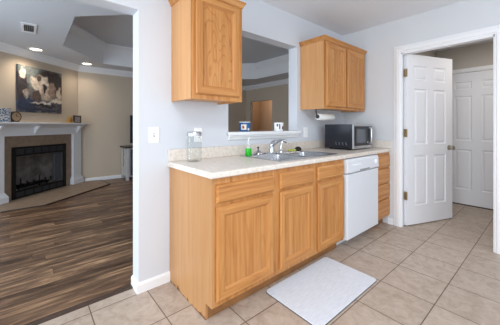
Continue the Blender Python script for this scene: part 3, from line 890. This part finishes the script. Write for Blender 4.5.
# ------------------------------------------------------------------ on the sill
sz = 1.1302
cxn, cyn = 0.79, 0.06
t = thing('blue_tin', 'blue and white tin with colourful label on the pass-through sill', 'tin', (cxn, cyn, sz))
b = BM(); lathe(b, [(0.052, 0.0), (0.054, 0.003), (0.054, 0.088), (0.052, 0.090)], cxn, cyn, sz); link('body', b, 'can', t, smooth=True)
b = BM(); lathe(b, [(0.0548, 0.0885), (0.0548, 0.094), (0.05, 0.096), (0.01, 0.096)], cxn, cyn, sz); link('lid', b, 'offwhite', t, smooth=True)
def patch(cx, cy, cz, r, a0, a1, z0, z1, n=8):
    bm = BM(); L = []
    for k in range(n + 1):
        a = math.radians(a0 + (a1 - a0) * k / n)
        L.append([bm.verts.new((cx + rr * math.cos(a), cy + rr * math.sin(a), cz + z)) for rr, z in ((r, z0), (r + 0.0012, z0), (r + 0.0012, z1), (r, z1))])
    for P, Q in zip(L, L[1:]):
        for j in range(4): bm.faces.new((P[j], Q[j], Q[(j + 1) % 4], P[(j + 1) % 4]))
    bm.faces.new(L[0]); bm.faces.new(L[-1]); bmesh.ops.recalc_face_normals(bm, faces=bm.faces[:])
    return bm
link('label_band', patch(cxn, cyn, sz, 0.0535, 190, 248, 0.018, 0.070), 'cream', t)
link('label_mark', patch(cxn, cyn, sz, 0.0545, 205, 226, 0.030, 0.056), 'red', t)
link('label_corner', patch(cxn, cyn, sz, 0.0535, 262, 284, 0.012, 0.034), 'cream', t)
cxn, cyn = 1.275, 0.065
t = thing('white_mug', 'white mug with dark red marks on the pass-through sill above the faucet', 'mug', (cxn, cyn, sz))
b = BM(); lathe(b, [(0.046, 0.0), (0.050, 0.004), (0.052, 0.09), (0.050, 0.092), (0.046, 0.088), (0.044, 0.012), (0.01, 0.010)], cxn, cyn, sz); link('body', b, 'offwhite', t, smooth=True)
b = BM(); tube(b, [(cxn - 0.030, cyn - 0.040, sz + 0.072), (cxn - 0.050, cyn - 0.062, sz + 0.066), (cxn - 0.052, cyn - 0.064, sz + 0.036), (cxn - 0.030, cyn - 0.040, sz + 0.026)], 0.006, 8)
link('handle', b, 'darkred', t, smooth=True)
link('print', patch(cxn, cyn, sz, 0.0505, 268, 306, 0.018, 0.052), 'darkred', t)
link('print', patch(cxn, cyn, sz, 0.0515, 196, 216, 0.050, 0.078), 'darkred', t)

# ------------------------------------------------------------------ floor mat
t = thing('kitchen_mat', 'white rectangular mat with rounded corners on the tile floor before the sink', 'mat', (0.83, -0.805, 0))
b = BM(); prism(b, rrect(0.458, 1.215, -1.040, -0.574, 0.03), 'z', 0.0005, 0.004); link('backing', b, 'matedge', t)
b = BM(); prism(b, rrect(0.4605, 1.2125, -1.0375, -0.5765, 0.028), 'z', 0.004, 0.010)
def ribs():
    m, nt, bs = newmat('ribbed_mat')
    n = nt.nodes.new('ShaderNodeTexNoise'); n.inputs['Scale'].default_value = 1.0; n.inputs['Detail'].default_value = 4
    nt.links.new(coords(nt, (16, 130, 1)), n.inputs['Vector'])
    r = ramp(nt, [(0.3, C(208, 214, 224)), (0.7, C(226, 231, 240))])
    nt.links.new(n.outputs['Fac'], r.inputs['Fac']); nt.links.new(r.outputs['Color'], bs.inputs['Base Color'])
    bs.inputs['Roughness'].default_value = 0.9
    bp = nt.nodes.new('ShaderNodeBump'); bp.inputs['Strength'].default_value = 0.25; bp.inputs['Distance'].default_value = 0.002
    nt.links.new(n.outputs['Fac'], bp.inputs['Height']); nt.links.new(bp.outputs['Normal'], bs.inputs['Normal'])
    return m
link('pile', b, ribs(), t, bevel=0.003)

# ------------------------------------------------------------------ fireplace (local frame: x along wall, -y to the room)
t = thing('fireplace', 'white mantel fireplace with tan tile surround and black firebox across the corner', 'fireplace', C0, FA)
def lk(name, bm, m, par=None, **k): return link(name, bm, m, par or t, world=False, **k)
b = BM(); prism(b, [(-1.545, -0.77), (-0.157, -0.77), (0.17, -0.317), (0.02, -0.03), (-2.0, -0.03), (-1.91, -0.46)], 'z', 0.001, 0.016)
h = lk('hearth', b, 'stone')
b = BM()
hp = [(-1.91, -0.46), (-1.545, -0.77), (-0.157, -0.77), (0.17, -0.317)]
for (xa, ya), (xb, yb) in zip(hp, hp[1:]):
    d = Vector((xb - xa, yb - ya, 0)).normalized(); nn = Vector((d.y, -d.x, 0)) * 0.022
    prism(b, [(xa, ya), (xb, yb), (xb + nn.x, yb + nn.y), (xa + nn.x, ya + nn.y)], 'z', 0.001, 0.018)
lk('hearth_edge', b, 'threshold', h)
b = BM()
box(b, -1.57, FX0 - 0.001, -0.03, -0.001, 0.016, 1.03); box(b, FX1 + 0.001, -0.22, -0.03, -0.001, 0.016, 1.03); box(b, FX0 - 0.001, FX1 + 0.001, -0.03, -0.001, FZ1, 1.03)
lk('tile_surround', b, 'stone')
# firebox interior
b = BM()
I0, I1 = FX0 + 0.004, FX1 - 0.004
for q in ([(I0, -0.02, 0.02), (I0 + 0.16, 0.42, 0.02), (I0 + 0.16, 0.42, 0.80), (I0, -0.02, 0.80)], [(I1, -0.02, 0.02), (I1 - 0.16, 0.42, 0.02), (I1 - 0.16, 0.42, 0.80), (I1, -0.02, 0.80)],
          [(I0 + 0.16, 0.42, 0.02), (I1 - 0.16, 0.42, 0.02), (I1 - 0.16, 0.42, 0.80), (I0 + 0.16, 0.42, 0.80)],
          [(I0, -0.02, 0.02), (I1, -0.02, 0.02), (I1 - 0.16, 0.42, 0.02), (I0 + 0.16, 0.42, 0.02)], [(I0, -0.02, 0.80), (I1, -0.02, 0.80), (I1 - 0.16, 0.42, 0.80), (I0 + 0.16, 0.42, 0.80)]):
    b.faces.new([b.verts.new(c) for c in q])
bmesh.ops.remove_doubles(b, verts=b.verts[:], dist=1e-5); bmesh.ops.recalc_face_normals(b, faces=b.faces[:])
for f in b.faces: f.normal_flip()
lk('fire_chamber', b, 'firebrick')
b = BM()
G0, G1 = -1.416, -0.409
box(b, G0, G0 + 0.06, -0.05, -0.031, 0.017, 0.846); box(b, G1 - 0.06, G1, -0.05, -0.031, 0.017, 0.846)
for za, zb in ((0.017, 0.045), (0.115, 0.150), (0.690, 0.725), (0.815, 0.846)): box(b, G0 + 0.06, G1 - 0.06, -0.05, -0.031, za, zb)
ff = lk('firebox_frame', b, 'blackmetal', bevel=0.003)
for za, zb in ((0.045, 0.115), (0.725, 0.815)):
    b = BM(); box(b, G0 + 0.06, G1 - 0.06, -0.036, -0.032, za, zb)
    for k in range(1, 6):
        xx = G0 + 0.06 + k * (G1 - G0 - 0.12) / 6
        box(b, xx - 0.012, xx + 0.012, -0.046, -0.032, za, zb)
    for k in range(4):
        zz = za + (k + 0.5) * (zb - za) / 4
        box(b, G0 + 0.06, G1 - 0.06, -0.042, -0.034, zz - 0.004, zz + 0.004, 1)
    lk('louvre', b, ['black', 'ventdark'], ff)
# mesh curtains gathered at both sides
def curtain(x0, x1, n):
    bm = BM(); N = n * 8; P = []
    for k in range(N + 1):
        x = x0 + (x1 - x0) * k / N; y = -0.012 + 0.010 * math.sin(2 * math.pi * k / 8)
        P.append((bm.verts.new((x, y, 0.16)), bm.verts.new((x, y, 0.685)), bm.verts.new((x, y + 0.003, 0.685)), bm.verts.new((x, y + 0.003, 0.16))))
    for A, B in zip(P, P[1:]):
        for j in range(4): bm.faces.new((A[j], B[j], B[(j + 1) % 4], A[(j + 1) % 4]))
    bm.faces.new(P[0]); bm.faces.new(P[-1]); bmesh.ops.recalc_face_normals(bm, faces=bm.faces[:])
    return bm
lk('mesh_curtain', curtain(-0.66, -0.475, 6), 'ventdark', smooth=True)
b = BM(); tube(b, [(G0 + 0.06, -0.012, 0.688), (G1 - 0.06, -0.012, 0.688)], 0.006, 8); lk('curtain_rod', b, 'steel')
b = BM()
for k in range(6):
    xx = -1.22 + 0.11 * k
    tube(b, [(xx, 0.28, 0.17), (xx, 0.06, 0.17), (xx, 0.03, 0.20), (xx, 0.025, 0.26 if k % 3 else 0.32)], 0.011, 8)
for yy in (0.09, 0.24): tube(b, [(-1.25, yy, 0.16), (-0.64, yy, 0.16)], 0.011, 8)
for xx in (-1.2, -0.69):
    for yy in (0.09, 0.24): tube(b, [(xx, yy, 0.16), (xx, yy, 0.02)], 0.010, 8)
lk('log_grate', b, 'blackmetal')
# mantel
def pilaster(x0, x1):
    bm = BM()
    box(bm, x0, x1, -0.08, -0.001, 0.15, 1.03)
    rings = [(0.035, -0.115, 0.017), (0.035, -0.115, 0.10), (0.020, -0.10, 0.13), (0.0, -0.08, 0.17)]
    L = [[bm.verts.new(c) for c in ((x0 - o, -0.001, z), (x0 - o, y, z), (x1 + o, y, z), (x1 + o, -0.001, z))] for o, y, z in rings]
    for A, B in zip(L, L[1:]):
        for k in range(4): bm.faces.new((A[k], A[(k + 1) % 4], B[(k + 1) % 4], B[k]))
    bm.faces.new(L[0]); bm.faces.new(L[-1]); bmesh.ops.recalc_face_normals(bm, faces=bm.faces[:])
    return bm
lk('pilaster', pilaster(-0.265, -0.075), 'mantel'); lk('pilaster', pilaster(-1.745, -1.555), 'mantel')
b = BM(); box(b, -1.745, -0.075, -0.081, -0.001, 1.025, 1.185)
lk('frieze', b, 'mantel')
for xx, w_ in ((-0.17, 0.05), (-1.065, 0.05), (-1.65, 0.05)):
    b = BM(); prism(b, [(-0.081, 1.05), (-0.10, 1.06), (-0.115, 1.10), (-0.17, 1.16), (-0.19, 1.185), (-0.081, 1.185)], 'x', xx - w_ / 2, xx + w_ / 2)
    lk('corbel', b, 'mantel', bevel=0.004)
b = BM()
L = [[b.verts.new(c) for c in ((-1.745 - o, -0.001, z), (-1.745 - o, -0.081 - o, z), (-0.075 + o, -0.081 - o, z), (-0.075 + o, -0.001, z))] for o, z in ((0.0, 1.150), (0.012, 1.160), (0.02, 1.175), (0.06, 1.200), (0.08, 1.216))]
for A, B in zip(L, L[1:]):
    for k in range(4): b.faces.new((A[k], A[(k + 1) % 4], B[(k + 1) % 4], B[k]))
b.faces.new(L[0]); b.faces.new(L[-1]); bmesh.ops.recalc_face_normals(b, faces=b.faces[:])
lk('bed_moulding', b, 'mantel')
MZ = 1.245
b = BM(); box(b, -1.85, 0.01, -0.22, -0.001, 1.216, MZ)
lk('mantel_shelf', b, 'mantel', bevel=0.006)

# picture and mantel things
t = thing('painting', 'large abstract grey, black and blue canvas painting above the fireplace mantel', 'painting', FP(-0.909, 0.0, 1.415), FA)
b = BM(); box(b, -0.408, 0.408, -0.036, -0.002, 0, 0.772); lk('stretcher', b, 'canvas', t)
b = BM(); box(b, -0.408, 0.408, -0.0375, -0.036, 0, 0.772); lk('canvas', b, 'canvas', t)
mz = MZ + 0.0005
p_ = FP(-1.645, 0.11, mz)
t = thing('storage_box', 'blue and white patterned box standing on the mantel beside the clock', 'box', p_, FA)
b = BM(); box(b, -0.10, 0.10, -0.07, 0.07, 0, 0.175); lk('body', b, 'pattern', t, bevel=0.006)
b = BM(); box(b, -0.105, 0.105, -0.075, 0.075, 0.150, 0.205); lk('lid', b, 'pattern', t, bevel=0.006)
p_ = FP(-1.435, 0.12, mz)
t = thing('mantel_clock', 'round dark mantel clock with tan face on the mantel below the painting', 'clock', p_, FA)
b = BM(); lathe(b, [(0.070, 0.035), (0.082, 0.030), (0.082, -0.025), (0.074, -0.032), (0.066, -0.026)], 0, 0, 0.086, axis='y', seg=32); lk('case', b, 'clockdark', t, smooth=True)
b = BM(); lathe(b, [(0.066, -0.0265), (0.064, -0.0285), (0.01, -0.0285)], 0, 0, 0.086, axis='y', seg=32); fc = lk('clock_face', b, 'clockface', t, smooth=True)
b = BM(); box(b, -0.003, 0.003, -0.0315, -0.0287, 0.086, 0.13); box(b, 0.0, 0.03, -0.0315, -0.0287, 0.083, 0.089); lk('hands', b, 'clockdark', fc)
b = BM(); box(b, -0.045, 0.045, -0.03, 0.03, 0.0, 0.010); lk('foot', b, 'clockdark', t)
p_ = FP(-0.40, 0.12, mz)
t = thing('triangle_ornament', 'gold open triangle ornament on the mantel beside the framed photo', 'ornament', p_, FA)
b = BM()
T3 = [(-0.075, 0.0), (0.075, 0.0), (0.0, 0.130)]; T4 = [(-0.045, 0.018), (0.045, 0.018), (0.0, 0.096)]
for y0, y1 in ((-0.03, 0.03),):
    F = [[b.verts.new((x, y, z)) for x, z in T] for T in (T3, T4) for y in (y0, y1)]
    for i in range(3):
        j = (i + 1) % 3
        b.faces.new((F[0][i], F[0][j], F[2][j], F[2][i])); b.faces.new((F[1][i], F[3][i], F[3][j], F[1][j]))
        b.faces.new((F[0][i], F[1][i], F[1][j], F[0][j])); b.faces.new((F[2][i], F[2][j], F[3][j], F[3][i]))
bmesh.ops.recalc_face_normals(b, faces=b.faces[:])
lk('triangle_frame', b, 'gold', t)
p_ = FP(-0.222, 0.12, mz)
t = thing('photo_frame', 'dark framed photo standing at the corner end of the mantel', 'picture frame', p_, FA)
b = BM(); rings_rect(b, -0.09, 0.09, 0.0, 0.150, [(0.018, 0.010), (0.0, 0.010), (0.0, -0.012), (0.018, -0.012), (0.022, -0.004)], close_first=True, close_last=False)
lk('frame', b, 'clockdark', t)
b = BM(); box(b, -0.069, 0.069, -0.005, 0.004, 0.021, 0.129); lk('photo', b, 'photo', t)

# ------------------------------------------------------------------ living room ceiling fittings
def downlight(label, x, y, watts):
    t = thing('recessed_light', label, 'ceiling light', (x, y, ZC))
    bm = BM(); seg = 32; L = []
    for r, z in ((0.105, ZC - 0.001), (0.103, ZC - 0.007), (0.085, ZC - 0.010), (0.078, ZC - 0.001)):
        L.append([bm.verts.new((x + r * math.cos(2 * math.pi * k / seg), y + r * math.sin(2 * math.pi * k / seg), z)) for k in range(seg)])
    for A, B in zip(L, L[1:]):
        for k in range(seg): bm.faces.new((A[k], A[(k + 1) % seg], B[(k + 1) % seg], B[k]))
    bmesh.ops.recalc_face_normals(bm, faces=bm.faces[:])
    link('trim_ring', bm, 'trim', t, smooth=True)
    bm = BM(); lathe(bm, [(0.078, -0.001), (0.07, -0.004), (0.01, -0.006)], x, y, ZC, seg=32)
    link('lens', bm, 'lamp', t, smooth=True)
    d = bpy.data.lights.new('downlight_lamp', 'SPOT'); d.energy = watts; d.color = (1.0, 0.84, 0.66); d.spot_size = math.radians(140); d.spot_blend = 1.0; d.shadow_soft_size = 0.06
    o = bpy.data.objects.new('downlight_lamp', d); o.location = (x, y, ZC - 0.03); COL.objects.link(o)
downlight('lit recessed ceiling light near the air vent, above the painting', -0.736, 3.60, 20)
downlight('lit recessed ceiling light above the corner where crown mouldings meet', 0.06, 4.22, 10)
t = thing('air_vent', 'small white air vent with dark louvres in the living room ceiling', 'air vent', (-0.82, 2.465, ZC))
b = BM()
vx0, vx1, vy0, vy1 = -0.895, -0.748, 2.26, 2.675
for q in ((vx0, vx0 + 0.024, vy0, vy1), (vx1 - 0.024, vx1, vy0, vy1), (vx0 + 0.024, vx1 - 0.024, vy0, vy0 + 0.055), (vx0 + 0.024, vx1 - 0.024, vy1 - 0.055, vy1)):
    box(b, q[0], q[1], q[2], q[3], ZC - 0.010, ZC - 0.0005)
vf = link('frame', b, 'trim', t)
b = BM(); box(b, vx0 + 0.024, vx1 - 0.024, vy0 + 0.055, vy1 - 0.055, ZC - 0.002, ZC - 0.0006)
for k in range(5):
    xx = vx0 + 0.04 + k * 0.018
    box(b, xx, xx + 0.003, vy0 + 0.055, vy1 - 0.055, ZC - 0.009, ZC - 0.002, 1)
link('louvres', b, ['ventdark', 'grey'], t)

# ------------------------------------------------------------------ media console with television at the far wall
t = thing('media_console', 'grey-white media console with dark top against the living room far wall', 'console', (1.5, 4.3, 0))
kx0, kx1, ky0, ky1, kz = 0.77, 2.3, 4.12, 4.53, 0.735
b = BM(); box(b, kx0 - 0.03, kx1 + 0.03, ky0 - 0.03, ky1, kz - 0.035, kz); link('top', b, 'tvtop', t, bevel=0.004)
b = BM(); box(b, kx0 + 0.015, kx1 - 0.015, ky0 + 0.02, ky1 - 0.02, 0.07, kz - 0.0355); link('carcass', b, 'tvwhite', t)
for xx in (kx0, kx1 - 0.06):
    for yy in (ky0, ky1 - 0.06):
        b = BM(); box(b, xx, xx + 0.06, yy, yy + 0.06, 0.001, kz - 0.0352); link('post', b, 'tvwhite', t, bevel=0.003)
for k in range(3):
    xx = kx0 + 0.09 + k * 0.46
    b = BM(); rings_rect(b, xx, xx + 0.43, 0.10, kz - 0.06, [(0.0, ky0 + 0.0195), (0.0, ky0 + 0.006), (0.05, ky0 + 0.006), (0.055, ky0 + 0.014)]); dd = link('door', b, 'tvwhite' if k else 'ventdark', t)
    b = BM(); lathe(b, [(0.01, 0.0), (0.012, -0.015)], xx + 0.4, ky0 + 0.006, 0.42, axis='y', seg=10); link('knob', b, 'black', dd)
t = thing('television', 'dark flat television standing on the grey-white media console', 'television', (1.5, 4.3, kz))
b = BM(); box(b, 0.90, 2.15, 4.285, 4.325, kz + 0.06, kz + 0.69); sc = link('screen', b, 'black', t, bevel=0.004)
b = BM(); box(b, 1.40, 1.65, 4.22, 4.39, kz + 0.0005, kz + 0.012); box(b, 1.49, 1.56, 4.295, 4.315, kz + 0.012, kz + 0.08); link('stand', b, 'black', t)
b = BM()
tube(b, [(0.730, 4.20, kz - 0.01), (0.728, 4.20, 0.66), (0.742, 4.21, 0.58), (0.726, 4.20, 0.50), (0.745, 4.21, 0.40), (0.735, 4.22, 0.30)], 0.005, 6)
tag(link('power_cord', b, 'tvtop'), 'thin dark cord hanging down the side of the media console', 'cord')

# unseen point light added to brighten the hall behind the side opening
hl = bpy.data.lights.new('hall_fill', 'POINT'); hl.energy = 8; hl.color = (1.0, 0.85, 0.68); hl.shadow_soft_size = 0.15
ho = bpy.data.objects.new('hall_fill', hl); ho.location = (5.2, 4.4, 2.2); COL.objects.link(ho)
